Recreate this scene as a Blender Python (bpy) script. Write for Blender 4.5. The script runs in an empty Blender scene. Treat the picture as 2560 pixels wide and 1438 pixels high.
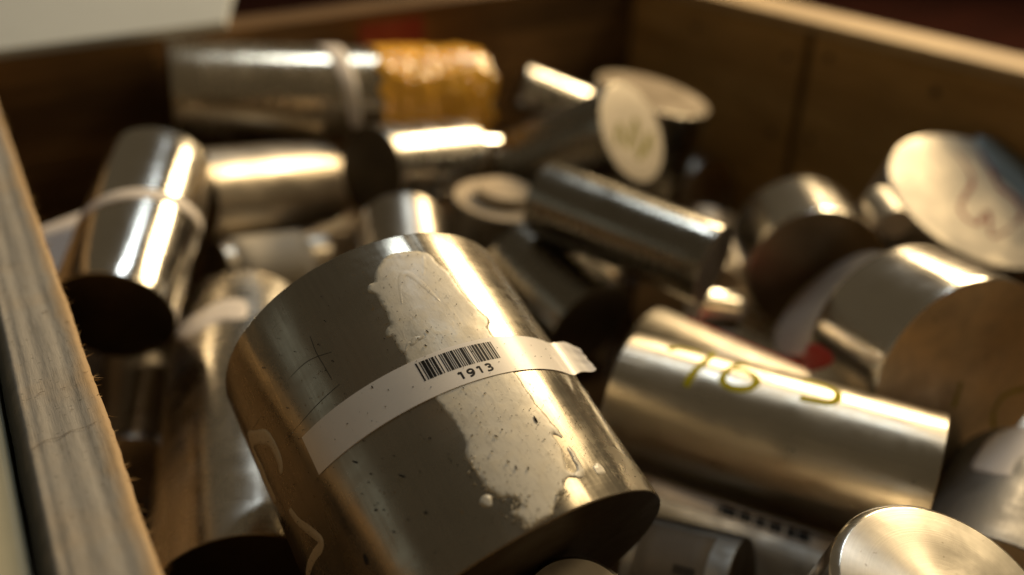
import bpy, bmesh, math, random, json
from mathutils import Vector, Matrix, noise
from mathutils.geometry import delaunay_2d_cdt

# ------------------------------------------------------------------ camera, light, exposure
scene = bpy.context.scene
col = scene.collection
GROUND = 0.345                     # the camera is this far above the bench top
RIM = GROUND - 0.14                # height of the crate's rim
CAM_ROT = [[0.8418893, 0.2727409, -0.4656552], [-0.5396503, 0.4254935, -0.7264523], [0.0, 0.8628834, 0.5054031]]

cam_data = bpy.data.cameras.new("camera")
cam = bpy.data.objects.new("camera", cam_data)
col.objects.link(cam)
m = Matrix([[*CAM_ROT[0], 0], [*CAM_ROT[1], 0], [*CAM_ROT[2], 0], [0, 0, 0, 1]])
m.translation = Vector((0, 0, GROUND))
cam.matrix_world = m
cam_data.sensor_width = 36.0
cam_data.lens = 36.0 * 2100.0 / 2560.0
cam_data.clip_start = 0.01
cam_data.clip_end = 60.0
cam_data.dof.use_dof = True
cam_data.dof.focus_distance = 0.230
cam_data.dof.aperture_fstop = 4.1
cam_data.dof.aperture_blades = 0
scene.camera = cam

world = bpy.data.worlds.new("World")
scene.world = world
world.use_nodes = True
bg = world.node_tree.nodes["Background"]
bg.inputs["Color"].default_value = (1.0, 0.775, 0.47, 1)
bg.inputs["Strength"].default_value = 0.068


def lamp(name, az, el, dist, sx, sy, energy, color, target=(0.2, 0.25, GROUND - 0.18), spread=180):
    d = bpy.data.lights.new(name, 'AREA')
    d.shape = 'RECTANGLE'
    d.size, d.size_y = sx, sy
    d.energy = energy
    d.color = color
    d.spread = math.radians(spread)
    o = bpy.data.objects.new(name, d)
    az, el = math.radians(az), math.radians(el)
    v = Vector((math.sin(az) * math.cos(el), math.cos(az) * math.cos(el), math.sin(el)))
    o.location = Vector(target) + v * dist
    o.rotation_euler = v.to_track_quat('Z', 'Y').to_euler()
    col.objects.link(o)
    return o


lamp("warm_lamp", 67, 29, 1.5, 0.50, 0.36, 21.0, (1.0, 0.745, 0.42))
lamp("window_light", 48, 60, 2.2, 0.20, 0.50, 7.0, (0.82, 0.93, 1.0))
lamp("ceiling_lamp", 102, 46, 2.3, 0.40, 0.34, 6.0, (1.0, 0.75, 0.42))

lamp("soft_fill_left", -72, 24, 2.6, 1.5, 0.7, 0.55, (0.93, 1.0, 0.86))  # added soft fill, gives the large stub its grey reflection

scene.view_settings.view_transform = 'Standard'
scene.view_settings.look = 'None'
scene.view_settings.exposure = 0.42
scene.view_settings.gamma = 1.0
scene.view_settings.use_curve_mapping = False
scene.cycles.use_denoising = True
scene.cycles.max_bounces = 10
scene.cycles.glossy_bounces = 6
scene.cycles.sample_clamp_indirect = 4.0
scene.cycles.caustics_reflective = True
scene.cycles.blur_glossy = 0.4


# ------------------------------------------------------------------ node helpers
class NT:
    def __init__(self, name):
        self.mat = bpy.data.materials.new(name)
        self.mat.use_nodes = True
        self.t = self.mat.node_tree
        self.b = self.t.nodes["Principled BSDF"]
        self.out = self.t.nodes["Material Output"]

    def n(self, typ, **kw):
        nd = self.t.nodes.new(typ)
        for k, v in kw.items():
            if k.startswith("i_"):
                key = k[2:]
                key = int(key) if key.isdigit() else key.replace("_", " ")
                self.set(nd, key, v)
            else:
                setattr(nd, k, v)
        return nd

    def set(self, nd, key, v):
        s = nd.inputs[key]
        if isinstance(v, bpy.types.NodeSocket):
            self.t.links.new(v, s)
        else:
            s.default_value = v

    def p(self, **kw):
        for k, v in kw.items():
            self.set(self.b, k.replace("_", " "), v)

    def math(self, op, a, b=0.0, c=None, clamp=False):
        nd = self.n("ShaderNodeMath", operation=op, use_clamp=clamp)
        self.set(nd, 0, a)
        self.set(nd, 1, b)
        if c is not None:
            self.set(nd, 2, c)
        return nd.outputs[0]

    def obj(self):
        return self.n("ShaderNodeTexCoord").outputs["Object"]

    def mapped(self, vec, scale=(1, 1, 1), loc=(0, 0, 0), rot=(0, 0, 0)):
        nd = self.n("ShaderNodeMapping")
        self.set(nd, "Vector", vec)
        nd.inputs["Scale"].default_value = scale
        nd.inputs["Location"].default_value = loc
        nd.inputs["Rotation"].default_value = rot
        return nd.outputs[0]

    def noise(self, vec, scale, detail=3.0, rough=0.55, dist=0.0):
        nd = self.n("ShaderNodeTexNoise")
        self.set(nd, "Vector", vec)
        nd.inputs["Scale"].default_value = scale
        nd.inputs["Detail"].default_value = detail
        nd.inputs["Roughness"].default_value = rough
        nd.inputs["Distortion"].default_value = dist
        return nd.outputs["Fac"]

    def ramp(self, fac, stops, interp='LINEAR'):
        nd = self.n("ShaderNodeValToRGB")
        self.set(nd, "Fac", fac)
        cr = nd.color_ramp
        cr.interpolation = interp
        while len(cr.elements) < len(stops):
            cr.elements.new(0.5)
        for e, (pos, c) in zip(cr.elements, stops):
            e.position = pos
            e.color = (*c, 1) if len(c) == 3 else c
        return nd.outputs["Color"]

    def remap(self, fac, a, b, c, d):
        nd = self.n("ShaderNodeMapRange")
        self.set(nd, "Value", fac)
        for k, v in zip(("From Min", "From Max", "To Min", "To Max"), (a, b, c, d)):
            nd.inputs[k].default_value = v
        return nd.outputs[0]

    def mix(self, fac, a, b, blend='MIX'):
        nd = self.n("ShaderNodeMix", data_type='RGBA', blend_type=blend)
        self.set(nd, 0, fac)
        for k, v in ((6, a), (7, b)):
            if isinstance(v, tuple) and len(v) == 3:
                v = (*v, 1)
            self.set(nd, k, v)
        return nd.outputs[2]

    def bump(self, height, strength, dist, normal=None):
        nd = self.n("ShaderNodeBump")
        self.set(nd, "Height", height)
        nd.inputs["Strength"].default_value = strength
        nd.inputs["Distance"].default_value = dist
        if normal is not None:
            self.set(nd, "Normal", normal)
        return nd.outputs[0]


def metal(name, base=(0.66, 0.63, 0.58), rough=0.24, aniso=0.55, lathe=0.25, grime=0.4, seed=0.0, dirt=(0.10, 0.075, 0.045), dust=0.0):
    """Turned or drawn bar stock: rings round the axis, drag marks along it, handling smears and dirt."""
    k = NT(name)
    co = k.mapped(k.obj(), loc=(seed * .37, seed * .61, seed * .13))
    sep = k.n("ShaderNodeSeparateXYZ")
    k.set(sep, 0, co)
    ax = k.n("ShaderNodeCombineXYZ")
    k.set(ax, 2, sep.outputs[2])
    rings = k.noise(ax.outputs[0], 2600, 4, .7)
    rings2 = k.noise(ax.outputs[0], 420, 2, .5)
    drag = k.noise(k.mapped(co, (900, 900, 45)), 1.0, 3, .6)
    smear = k.noise(co, 62, 4, .6, .6)
    big = k.noise(co, 21, 3, .55, .3)
    fine = k.noise(co, 900, 3, .6)
    r1 = k.remap(smear, .34, .68, rough * .78, rough * 1.35)
    r2 = k.math('ADD', r1, k.remap(drag, .35, .7, -.03, .05))
    r3 = k.math('ADD', r2, k.remap(rings2, .3, .7, -.03, .03), clamp=True)
    spots = k.remap(k.noise(co, 520, 2, .5), .69, .76, 0, 1)
    patches = k.remap(big, .50, .72, 0, 1)
    dirtf = k.math('MULTIPLY', k.math('MAXIMUM', k.math('MULTIPLY', spots, .75), k.math('MULTIPLY', patches, .40)), grime, clamp=True)
    tint = k.mix(k.remap(big, .3, .7, 0, 1), tuple(c * .90 for c in base), base)
    tint = k.mix(k.remap(drag, .4, .62, 0, .22), tint, tuple(c * .62 for c in base))
    c = k.mix(dirtf, tint, dirt)
    nrm = k.bump(rings, lathe * .22, .00003)
    nrm = k.bump(drag, .10, .00004, nrm)
    nrm = k.bump(k.noise(co, 38, 2, .4), .10, .0006, nrm)
    nrm = k.bump(fine, .05, .00006, nrm)
    tan = k.n("ShaderNodeTangent", direction_type='RADIAL', axis='Z')
    k.p(Base_Color=c, Metallic=k.math('SUBTRACT', 1.0 - dust, k.math('MULTIPLY', dirtf, .6), clamp=True), Roughness=r3, Anisotropic=aniso, Anisotropic_Rotation=.25, Normal=nrm, Tangent=tan.outputs[0])
    return k.mat


def cut_face(name, base=(0.62, 0.58, 0.52), rough=0.34, aniso=0.6, ring=0.5, seed=0.0, film=0.0, saw=False, metallic=1.0):
    """End of a bar: concentric tool marks (or straight saw marks) with stains."""
    k = NT(name)
    co = k.mapped(k.obj(), loc=(0, 0, 0))
    sep = k.n("ShaderNodeSeparateXYZ")
    k.set(sep, 0, co)
    if saw:
        mark = k.noise(k.mapped(co, (30, 1800, 30)), 1.0, 3, .6)
    else:
        rad = k.math('SQRT', k.math('ADD', k.math('MULTIPLY', sep.outputs[0], sep.outputs[0]), k.math('MULTIPLY', sep.outputs[1], sep.outputs[1])))
        cv = k.n("ShaderNodeCombineXYZ")
        k.set(cv, 0, rad)
        mark = k.noise(cv.outputs[0], 2800, 3, .6)
    co2 = k.mapped(co, loc=(seed, seed * .7, 0))
    st = k.noise(co2, 55, 4, .6, .4)
    fine = k.noise(co2, 700, 3, .6)
    spots = k.remap(k.noise(co2, 420, 2, .5), .70, .77, 0, .7)
    c = k.mix(k.remap(st, .35, .7, 0, 1), base, tuple(x * .72 for x in base))
    c = k.mix(k.remap(mark, .35, .7, 0, .30), c, tuple(x * .6 for x in base))
    c = k.mix(spots, c, (.09, .07, .045))
    nrm = k.bump(mark, ring * .5, .00005)
    nrm = k.bump(fine, .06, .00008, nrm)
    tan = k.n("ShaderNodeTangent", direction_type='RADIAL', axis='Z')
    k.p(Base_Color=c, Metallic=metallic, Roughness=k.math('ADD', k.remap(st, .3, .7, rough * .85, rough * 1.25), k.remap(mark, .3, .7, -.05, .07), clamp=True), Normal=nrm)
    if not saw:
        k.p(Anisotropic=aniso, Anisotropic_Rotation=.25, Tangent=tan.outputs[0])
    if film > 0:
        k.p(Thin_Film_IOR=1.6, Thin_Film_Thickness=k.remap(mark, .3, .7, film * .92, film * 1.08))
    return k.mat


def paint(name, base, rough=0.5, var=0.12, bump=0.08, scale=260, spec=0.5, coat=0.0, speck=0.0, thin=0.0):
    k = NT(name)
    co = k.obj()
    a = k.noise(co, scale, 4, .6)
    b = k.noise(co, scale * .2, 3, .5)
    c = k.mix(k.remap(a, .3, .7, 0, var), base, tuple(x * .55 for x in base))
    c = k.mix(k.remap(b, .35, .7, 0, var), c, tuple(x * .7 for x in base))
    if speck:
        c = k.mix(k.remap(k.noise(co, 1300, 2, .5), .70, .76, 0, speck), c, (.10, .08, .05))
    k.p(Base_Color=c, Roughness=k.remap(b, .3, .7, rough * .85, min(1, rough * 1.2)), Normal=k.bump(a, bump, .0002), Specular_IOR_Level=spec, Coat_Weight=coat, Coat_Roughness=.15)
    if thin:
        k.p(Alpha=k.remap(k.noise(co, scale * 1.3, 4, .65), .36, .60, 1 - thin, 1))
    return k.mat


def wood(name, base, dark, along='y', scale=1.0, rough=0.75, contrast=0.6, spec=.25):
    k = NT(name)
    s = {'x': (6, 60, 60), 'y': (60, 6, 60), 'z': (60, 60, 6)}[along]
    s = tuple(v * scale for v in s)
    co = k.mapped(k.obj(), s)
    g = k.noise(co, 1.0, 5, .62, .9)
    fib = k.noise(k.mapped(k.obj(), tuple(v * 9 for v in s)), 1.0, 4, .7)
    blot = k.noise(k.obj(), 18, 3, .5)
    c = k.mix(k.remap(g, .34, .66, 0, contrast), base, dark)
    c = k.mix(k.remap(fib, .4, .7, 0, .30), c, tuple(x * .5 for x in dark))
    c = k.mix(k.remap(blot, .4, .7, 0, .35), c, tuple(x * .8 for x in dark))
    n = k.bump(fib, .35, .0005)
    n = k.bump(g, .25, .0008, n)
    k.p(Base_Color=c, Roughness=rough, Normal=n, Specular_IOR_Level=spec)
    return k.mat


# ------------------------------------------------------------------ mesh helpers
def tag(o, label=None, cat=None, group=None, kind=None):
    for k, v in (("label", label), ("category", cat), ("group", group), ("kind", kind)):
        if v:
            o[k] = v
    return o


def mesh_obj(name, verts, faces, mats, parent=None, fm=None, smooth=True):
    me = bpy.data.meshes.new(name)
    me.from_pydata([tuple(v) for v in verts], [], faces)
    for mt in (mats if isinstance(mats, (list, tuple)) else [mats]):
        me.materials.append(mt)
    if fm:
        me.polygons.foreach_set("material_index", fm)
    me.polygons.foreach_set("use_smooth", [smooth] * len(me.polygons))
    me.update()
    o = bpy.data.objects.new(name, me)
    col.objects.link(o)
    if parent is not None:
        o.parent = parent
    return o


def lathe(profile, segs=128, first_face=None, last_face=None):
    """profile: (r, z) from one end's centre to the other's; returns verts, faces, material index
    (1 on the flat ends)."""
    V, F, M = [], [], []
    idx = []
    for (r, z) in profile:
        if r < 1e-7:
            idx.append([len(V)])
            V.append((0, 0, z))
        else:
            idx.append(list(range(len(V), len(V) + segs)))
            for i in range(segs):
                a = 2 * math.pi * i / segs
                V.append((r * math.cos(a), r * math.sin(a), z))
    for j in range(len(profile) - 1):
        A, B = idx[j], idx[j + 1]
        flat = abs(profile[j][1] - profile[j + 1][1]) < 1e-7
        for i in range(segs):
            i2 = (i + 1) % segs
            if len(A) == 1:
                F.append((A[0], B[i2], B[i]))
            elif len(B) == 1:
                F.append((A[i], A[i2], B[0]))
            else:
                F.append((A[i], A[i2], B[i2], B[i]))
            M.append(1 if flat else 0)
    return V, F, M


BARS = json.loads('''{"A":[[0.08858,0.2272,-0.16071],[0.08769,0.13529,-0.19633],0.05],"B":[[0.18902,0.20877,-0.21544],[0.24604,0.10712,-0.21391],0.02755],"C":[[0.16847,0.06053,-0.1745],[0.17045,0.08333,-0.26157],0.029],"D":[[0.31876,0.0993,-0.24764],[0.25248,0.07626,-0.2499],0.03173],"E":[[0.31815,0.17511,-0.2137],[0.30619,0.13363,-0.20677],0.0444],"F":[[0.33114,0.21294,-0.2234],[0.32809,0.21631,-0.21942],0.0355],"G":[[0.38795,0.28968,-0.22875],[0.35697,0.24802,-0.22574],0.03706],"H":[[0.46502,0.25707,-0.27379],[0.45875,0.22467,-0.19646],0.05225],"I":[[0.23559,0.33546,-0.18528],[0.27105,0.24423,-0.19369],0.02016],"K":[[0.29832,0.44524,-0.22318],[0.32681,0.37345,-0.17765],0.03162],"L":[[0.38159,0.44462,-0.25337],[0.39616,0.43439,-0.18051],0.0415],"M":[[0.3614,0.55198,-0.20089],[0.41208,0.5228,-0.22512],0.01908],"N":[[0.24367,0.38803,-0.20014],[0.23801,0.39164,-0.24463],0.03],"O":[[0.18699,0.45266,-0.19943],[0.26241,0.47547,-0.21676],0.02813],"P":[[0.10113,0.56768,-0.16587],[0.31018,0.53104,-0.19446],0.033],"Q":[[0.0837,0.48165,-0.20397],[0.17662,0.51849,-0.22871],0.02834],"R":[[0.07038,0.46808,-0.17783],[0.0212,0.37005,-0.2048],0.02784],"T":[[0.08345,0.40177,-0.25063],[0.02845,0.21991,-0.25],0.036],"X":[[0.23124,0.35229,-0.22856],[0.23451,0.28991,-0.24047],0.02652],"Y":[[0.25324,0.2691,-0.25749],[0.28011,0.18854,-0.26105],0.02964],"U":[[0.09938,0.1213,-0.22835],[0.09202,0.11326,-0.18054],0.01527],"V":[[0.16035,0.15989,-0.25496],[0.1775,0.12675,-0.24776],0.022],"W":[[0.19672,0.20106,-0.28892],[0.24379,0.1304,-0.29304],0.0224],"Z1":[[0.08494,0.44775,-0.23986],[0.14814,0.45398,-0.2521],0.021],"Z2":[[0.17577,0.38872,-0.20764],[0.15513,0.33804,-0.2219],0.024],"BB":[[0.2901,0.27188,-0.23673],[0.31169,0.26203,-0.24281],0.011],"CC":[[0.39284,0.24444,-0.18955],[0.37546,0.22065,-0.18966],0.008],"DD":[[0.27577,0.47914,-0.21109],[0.29586,0.483,-0.21673],0.01],"GG":[[0.02944,0.42902,-0.27492],[0.00723,0.33696,-0.26574],0.01856],"S0":[[0.38724,0.10736,-0.2925],[0.37792,0.18789,-0.2925],0.04],"S1":[[0.04448,0.05287,-0.2925],[0.12819,0.11968,-0.2925],0.04],"S2":[[0.47341,0.44816,-0.2925],[0.46118,0.52925,-0.2925],0.04],"S3":[[0.15326,0.38684,-0.2925],[0.20257,0.46491,-0.2925],0.04],"S4":[[0.35201,0.32793,-0.2925],[0.41315,0.38442,-0.2925],0.04],"S5":[[0.2925,0.48145,-0.2925],[0.24937,0.53687,-0.2925],0.04],"S6":[[0.10534,0.50746,-0.2925],[0.19387,0.55734,-0.2925],0.04],"S7":[[0.30974,0.36256,-0.2925],[0.25022,0.43283,-0.2925],0.04],"S8":[[0.20856,0.27031,-0.2925],[0.13194,0.27265,-0.2925],0.04],"S9":[[0.44093,-0.01128,-0.2925],[0.47025,0.07798,-0.2925],0.04],"S10":[[0.35067,0.51373,-0.2925],[0.39871,0.56999,-0.2925],0.04],"S11":[[0.32201,0.00211,-0.2985],[0.36334,0.071,-0.2985],0.034],"S12":[[0.0552,0.15764,-0.2985],[0.12412,0.22961,-0.2985],0.034],"S13":[[0.06117,0.45785,-0.2985],[0.05307,0.53238,-0.2985],0.034],"S14":[[0.36863,0.22397,-0.2985],[0.33495,0.28841,-0.2985],0.034],"S15":[[0.19708,0.00072,-0.2985],[0.24064,0.06196,-0.2985],0.034]}''')
MARK = json.loads('''{"patch_upper":[[1.8139,0.04046],[1.8229,0.0389],[1.8261,0.0362],[1.8252,0.03329],[1.8465,0.03324],[1.8495,0.03226],[1.8395,0.03093],[1.8181,0.02993],[1.8003,0.02984],[1.7941,0.0276],[1.7869,0.02552],[1.7895,0.02313],[1.7885,0.02114],[1.7845,0.01826],[1.805,0.01752],[1.8139,0.01631],[1.8057,0.01511],[1.7824,0.01417],[1.7578,0.0142],[1.7334,0.01176],[1.6875,0.00945],[1.6341,0.00747],[1.5728,0.00665],[1.4715,0.00703],[1.3809,0.00835],[1.3474,0.00999],[1.3319,0.0144],[1.2976,0.01782],[1.2939,0.02187],[1.2913,0.02569],[1.2756,0.03033],[1.2573,0.03395],[1.2332,0.03661],[1.2444,0.03844],[1.2756,0.03997],[1.2849,0.04283],[1.2809,0.04484],[1.315,0.04756],[1.4844,0.04827],[1.671,0.04727],[1.8189,0.04541]],"patch_lower":[[1.7892,0.05317],[1.7892,0.05573],[1.7834,0.05883],[1.7723,0.06295],[1.7646,0.06575],[1.7659,0.06916],[1.7733,0.07159],[1.7968,0.07317],[1.8026,0.07521],[1.8007,0.07903],[1.7959,0.0825],[1.7942,0.08479],[1.7675,0.08659],[1.7706,0.08767],[1.7149,0.08884],[1.689,0.09068],[1.6896,0.0917],[1.7103,0.09253],[1.7514,0.09244],[1.7181,0.09549],[1.7168,0.09764],[1.6858,0.09802],[1.6409,0.09783],[1.5837,0.09765],[1.5632,0.09676],[1.5381,0.09571],[1.4998,0.0948],[1.4868,0.09343],[1.4583,0.09352],[1.4326,0.09199],[1.3794,0.09039],[1.3131,0.09166],[1.2675,0.09055],[1.2501,0.08522],[1.2513,0.08315],[1.2566,0.08193],[1.2575,0.07682],[1.2724,0.0744],[1.2728,0.07197],[1.2948,0.06752],[1.2869,0.06567],[1.2961,0.06209],[1.2909,0.05931],[1.2982,0.05681],[1.3132,0.0542],[1.5432,0.05361]],"patch_hole":[[1.3124,0.07802],[1.3119,0.07958],[1.3158,0.08262],[1.3451,0.08662],[1.3613,0.08872],[1.3358,0.08961],[1.3016,0.08861],[1.2944,0.08582],[1.2808,0.08178],[1.2805,0.07919]],"patch_spot":[[1.8558,0.08658],[1.8368,0.08565],[1.808,0.08544],[1.791,0.08651],[1.7995,0.08788],[1.8134,0.08875],[1.8469,0.08799]],"patch_spot2":[[1.1944,0.08924],[1.1568,0.08856],[1.1271,0.08917],[1.115,0.09117],[1.1213,0.09227],[1.1852,0.09247],[1.2034,0.09129]],"patch_left":[[3.0651,0.02101],[2.9061,0.02551],[2.7857,0.02993],[2.7576,0.03593],[2.7673,0.04107],[2.8133,0.04347],[2.8469,0.04296],[2.8249,0.03897],[2.8418,0.03391],[2.9353,0.02966],[3.0565,0.0262],[3.0708,0.02836],[3.0514,0.03331],[3.0671,0.03777],[3.0605,0.04488],[3.1608,0.04314],[3.1885,0.03491],[3.1386,0.0284]],"run":[[2.9127,0.05285],[2.8716,0.05775],[2.7981,0.06284],[2.747,0.06705],[2.7616,0.06887],[2.8585,0.06868],[2.9689,0.06871],[3.0928,0.06926]],"ridge1":[[1.6815,0.02472],[1.6302,0.01795],[1.5765,0.01496],[1.5395,0.01645],[1.5031,0.02194],[1.4737,0.02799]],"ridge2":[[1.3998,0.00991],[1.4341,0.01381],[1.4762,0.01744]],"ridge3":[[1.8005,0.03955],[1.7657,0.03792],[1.7441,0.03793],[1.7155,0.03721],[1.6888,0.03744],[1.6649,0.03698]],"ridge4":[[1.7932,0.0847],[1.7648,0.08655],[1.7101,0.08862],[1.6731,0.09029],[1.648,0.09162]],"ridge5":[[1.7432,0.09346],[1.7044,0.09394],[1.686,0.09521],[1.6592,0.09636]],"thin_line1":[[2.1481,0.02773],[2.2423,0.02591],[2.3239,0.02507],[2.4603,0.02521],[2.581,0.02524],[2.7382,0.02532],[2.9187,0.02417]],"thin_line2":[[2.2178,0.01901],[2.2287,0.02454],[2.2241,0.02984],[2.2195,0.03501]],"thin_line3":[[2.1899,0.03756],[2.3705,0.03809],[2.5141,0.03855],[2.6605,0.03827]],"flakes":[[2.0431,0.04422,9,1.5],[2.3089,0.05893,12,1.0],[2.1228,0.06993,14,0.9],[2.3231,0.07303,5,0],[1.6395,0.03638,9,1.2],[2.4999,0.08134,22,1.75],[2.289,0.08059,8,1.2],[2.2845,0.07439,4,0],[2.2971,0.07194,5,1],[2.529,0.07111,6,0.3],[1.5411,0.06056,6,0.2],[1.6313,0.05684,5,1],[2.1956,0.0232,6,0.3],[2.1677,0.03031,4,0],[2.5814,0.01559,8,1.2],[1.9116,0.06534,7,0.3],[2.1023,0.08148,7,0],[2.2598,0.06446,4,0],[1.6139,0.07305,9,1],[1.36,0.07237,18,1.6],[1.6886,0.04038,8,1],[1.6092,0.08285,10,1.8],[1.5558,0.0843,9,1.9],[1.7211,0.07012,4,0],[1.5658,0.07195,4,0],[1.6257,0.06343,4,0.5],[1.3908,0.02012,3,0],[1.7382,0.02944,3,0.5],[1.6472,0.03016,3,0],[1.3829,0.07857,5,0.4],[1.0647,0.09403,4,0],[0.8876,0.09431,4,0],[2.0346,0.07173,4,0.3],[2.2505,0.04885,5,0.3],[2.1973,0.08031,6,0.5],[2.3537,0.06716,5,0.9],[1.6741,0.07635,6,1],[1.629,0.08054,8,0.9],[2.1117,0.06418,4,0.2],[2.5434,0.0318,6,1.1],[2.5066,0.04089,5,0.4]],"n7a":[[1.4901,0.01595],[1.3602,0.01874],[1.3069,0.02288],[1.2534,0.02734]],"n7b":[[0.9752,0.03182],[1.3809,0.03195],[1.5787,0.03116],[1.7429,0.02977],[1.8775,0.02911],[1.9892,0.02858],[2.0795,0.02863]],"n6":[[1.2267,0.04704],[1.2708,0.04482],[1.3578,0.04335],[1.4665,0.04193],[1.5814,0.04079],[1.7062,0.04009],[1.8035,0.04014],[1.8679,0.04143],[1.9025,0.04367],[1.8996,0.04603],[1.8742,0.04849],[1.8256,0.05048],[1.7453,0.05178],[1.6588,0.05189],[1.5791,0.05044],[1.5299,0.048],[1.5054,0.04526],[1.5505,0.043]],"n5":[[1.3518,0.06664],[1.2972,0.07003],[1.2924,0.07289],[1.3192,0.07583],[1.3847,0.07833],[1.4717,0.07993],[1.5894,0.08017],[1.6677,0.07919],[1.717,0.07711],[1.7295,0.07428],[1.7457,0.07117],[1.7529,0.06812]],"E1":[[-0.0021,-0.0003],[-0.00222,-0.00398],[-0.003,-0.0085],[-0.00354,-0.01215]],"E0":[[0.03528,-0.01041],[0.03085,-0.01031],[0.02588,-0.01047],[0.02162,-0.01192],[0.019,-0.01523],[0.01821,-0.01951],[0.01903,-0.02456],[0.02205,-0.03014]],"K":[[-0.02259,-0.00176],[-0.00925,0.00783],[-0.01093,-0.00545],[0.00902,0.00562],[-0.00437,-0.01546],[0.01811,-0.00649],[0.00763,-0.0167]],"H1":[[-0.03271,0.0175],[-0.01988,0.01345],[-0.00943,0.0046],[0.00121,-0.01875],[0.01373,-0.01971],[0.01022,-0.00482],[0.02386,-0.01811],[0.02462,-0.00128]],"H2":[[-0.0267,0.03291],[-0.01149,0.02564],[-0.00016,0.01903],[0.0106,0.02034],[0.02089,0.01303],[0.02254,0.00139]],"Hpatch":[[-0.03759,0.04149],[-0.02371,0.03117],[-0.01149,0.02564],[-0.00261,0.02586],[0.00888,0.02443],[0.0185,0.02324],[0.01222,0.04109],[-0.00369,0.0543],[-0.0198,0.05539],[-0.03254,0.05168]],"E_red":[[3.0936,-0.00112],[2.9879,0.0034],[2.9655,0.01291],[3.004,0.01736],[3.0898,0.01599],[3.2291,0.00834],[3.3505,-0.00117]],"W_top":[[0.8806,0.00283],[1.0045,0.08042]],"W_bot":[[1.5616,0.00923],[1.5011,0.07759]],"W_blocks":[[0.03135,0.03239],[0.03301,0.04022],[0.04104,0.04694],[0.04795,0.05298],[0.05378,0.05995],[0.06114,0.06547],[0.06606,0.07113]],"D_tape":[[2.3766,0.02798],[2.3633,0.01518],[2.2811,0.0059],[2.1173,0.00164],[1.9453,0.00023],[1.7624,0.0019],[1.7289,0.01559],[1.8421,0.02132],[1.8823,0.02848],[1.8992,0.03442],[2.1047,0.03357]],"T_tape":[[2.4824,0.0315],[2.0099,0.03195],[1.7289,0.02918],[1.3958,0.03241],[1.3994,0.04854],[1.7773,0.04981],[2.0471,0.05206],[2.2816,0.04766]],"R_tape":[[2.1576,0.05692],[1.3451,0.05727],[0.6909,0.05101],[-0.3543,0.04022]],"V_lab":[[1.6829,0.00962],[1.9694,0.00574],[2.3461,0.00193],[1.8834,0.04013]]}''')


def frame_of(key):
    a, b, r = BARS[key]
    a, b = Vector(a), Vector(b)
    d = (b - a)
    L = d.length
    d.normalize()
    ref = Vector((0, 0, 1)) if abs(d.z) < .9 else Vector((1, 0, 0))
    u = ref.cross(d).normalized()
    v = d.cross(u)
    mw = Matrix([[u.x, v.x, d.x, a.x], [u.y, v.y, d.y, a.y], [u.z, v.z, d.z, a.z + GROUND], [0, 0, 0, 1]])
    return mw, r, L


def bar_profile(r, L, ch=0.0006, steps=None):
    if steps:
        return steps
    pts = [(0, 0), (r * .5, 0), (r - ch, 0)]
    for k in range(1, 5):
        t = k / 4 * math.pi / 2
        pts.append((r - ch + ch * math.sin(t), ch - ch * math.cos(t)))
    nz = 10
    for k in range(1, nz):
        pts.append((r, ch + (L - 2 * ch) * k / nz))
    for k in range(0, 5):
        t = k / 4 * math.pi / 2
        pts.append((r - ch + ch * math.cos(t), L - ch + ch * math.sin(t)))
    pts += [(r * .5, L), (0, L)]
    return pts


BAR_GROUP = "metal bar offcuts heaped in the crate"


def bar(key, label, side, ends, cat="metal bar", ch=0.0006, parts=False, profile=None, name="metal_bar", segs=128):
    mw, r, L = frame_of(key)
    V, F, M = lathe(profile(r, L) if profile else bar_profile(r, L, ch), segs)
    sd = sum(ord(c) for c in key) * 1.37
    for i, (x, y, z) in enumerate(V):
        rr = math.hypot(x, y)
        if rr > r * .97:
            # bars are never quite round; their rims carry nicks and rubbed spots
            k = 1 + .0012 * noise.noise(Vector((x * 60, y * 60, z * 30 + sd)))
            if min(z, L - z) < .002:
                k -= .012 * max(0, noise.noise(Vector((x * 420, y * 420, z * 90 + sd))) - .28)
            V[i] = (x * k, y * k, z)
    if parts:
        root = bpy.data.objects.new(name, None)
        root.empty_display_size = .01
        col.objects.link(root)
        root.matrix_world = mw
        body = mesh_obj("body", V, F, [side, ends], root, M)
        shade_sharp(body)
        tag(root, label, cat, BAR_GROUP)
        return root
    o = mesh_obj(name, V, F, [side, ends], None, M)
    shade_sharp(o)
    o.matrix_world = mw
    tag(o, label, cat, BAR_GROUP)
    return o


def shade_sharp(o, deg=40):
    me = o.data
    bm = bmesh.new()
    bm.from_mesh(me)
    for e in bm.edges:
        if len(e.link_faces) == 2 and e.calc_face_angle(0) > math.radians(deg):
            e.smooth = False
    bm.to_mesh(me)
    bm.free()


def pip(p, poly):
    x, y = p
    c = False
    j = len(poly) - 1
    for i in range(len(poly)):
        xi, yi = poly[i]
        xj, yj = poly[j]
        if (yi > y) != (yj > y) and x < (xj - xi) * (y - yi) / (yj - yi) + xi:
            c = not c
        j = i
    return c


def seg_dist(p, poly):
    best = 1e9
    n = len(poly)
    for i in range(n):
        ax, ay = poly[i]
        bx, by = poly[(i + 1) % n]
        dx, dy = bx - ax, by - ay
        q = dx * dx + dy * dy
        t = 0 if q == 0 else max(0, min(1, ((p[0] - ax) * dx + (p[1] - ay) * dy) / q))
        best = min(best, math.hypot(p[0] - ax - t * dx, p[1] - ay - t * dy))
    return best


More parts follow.
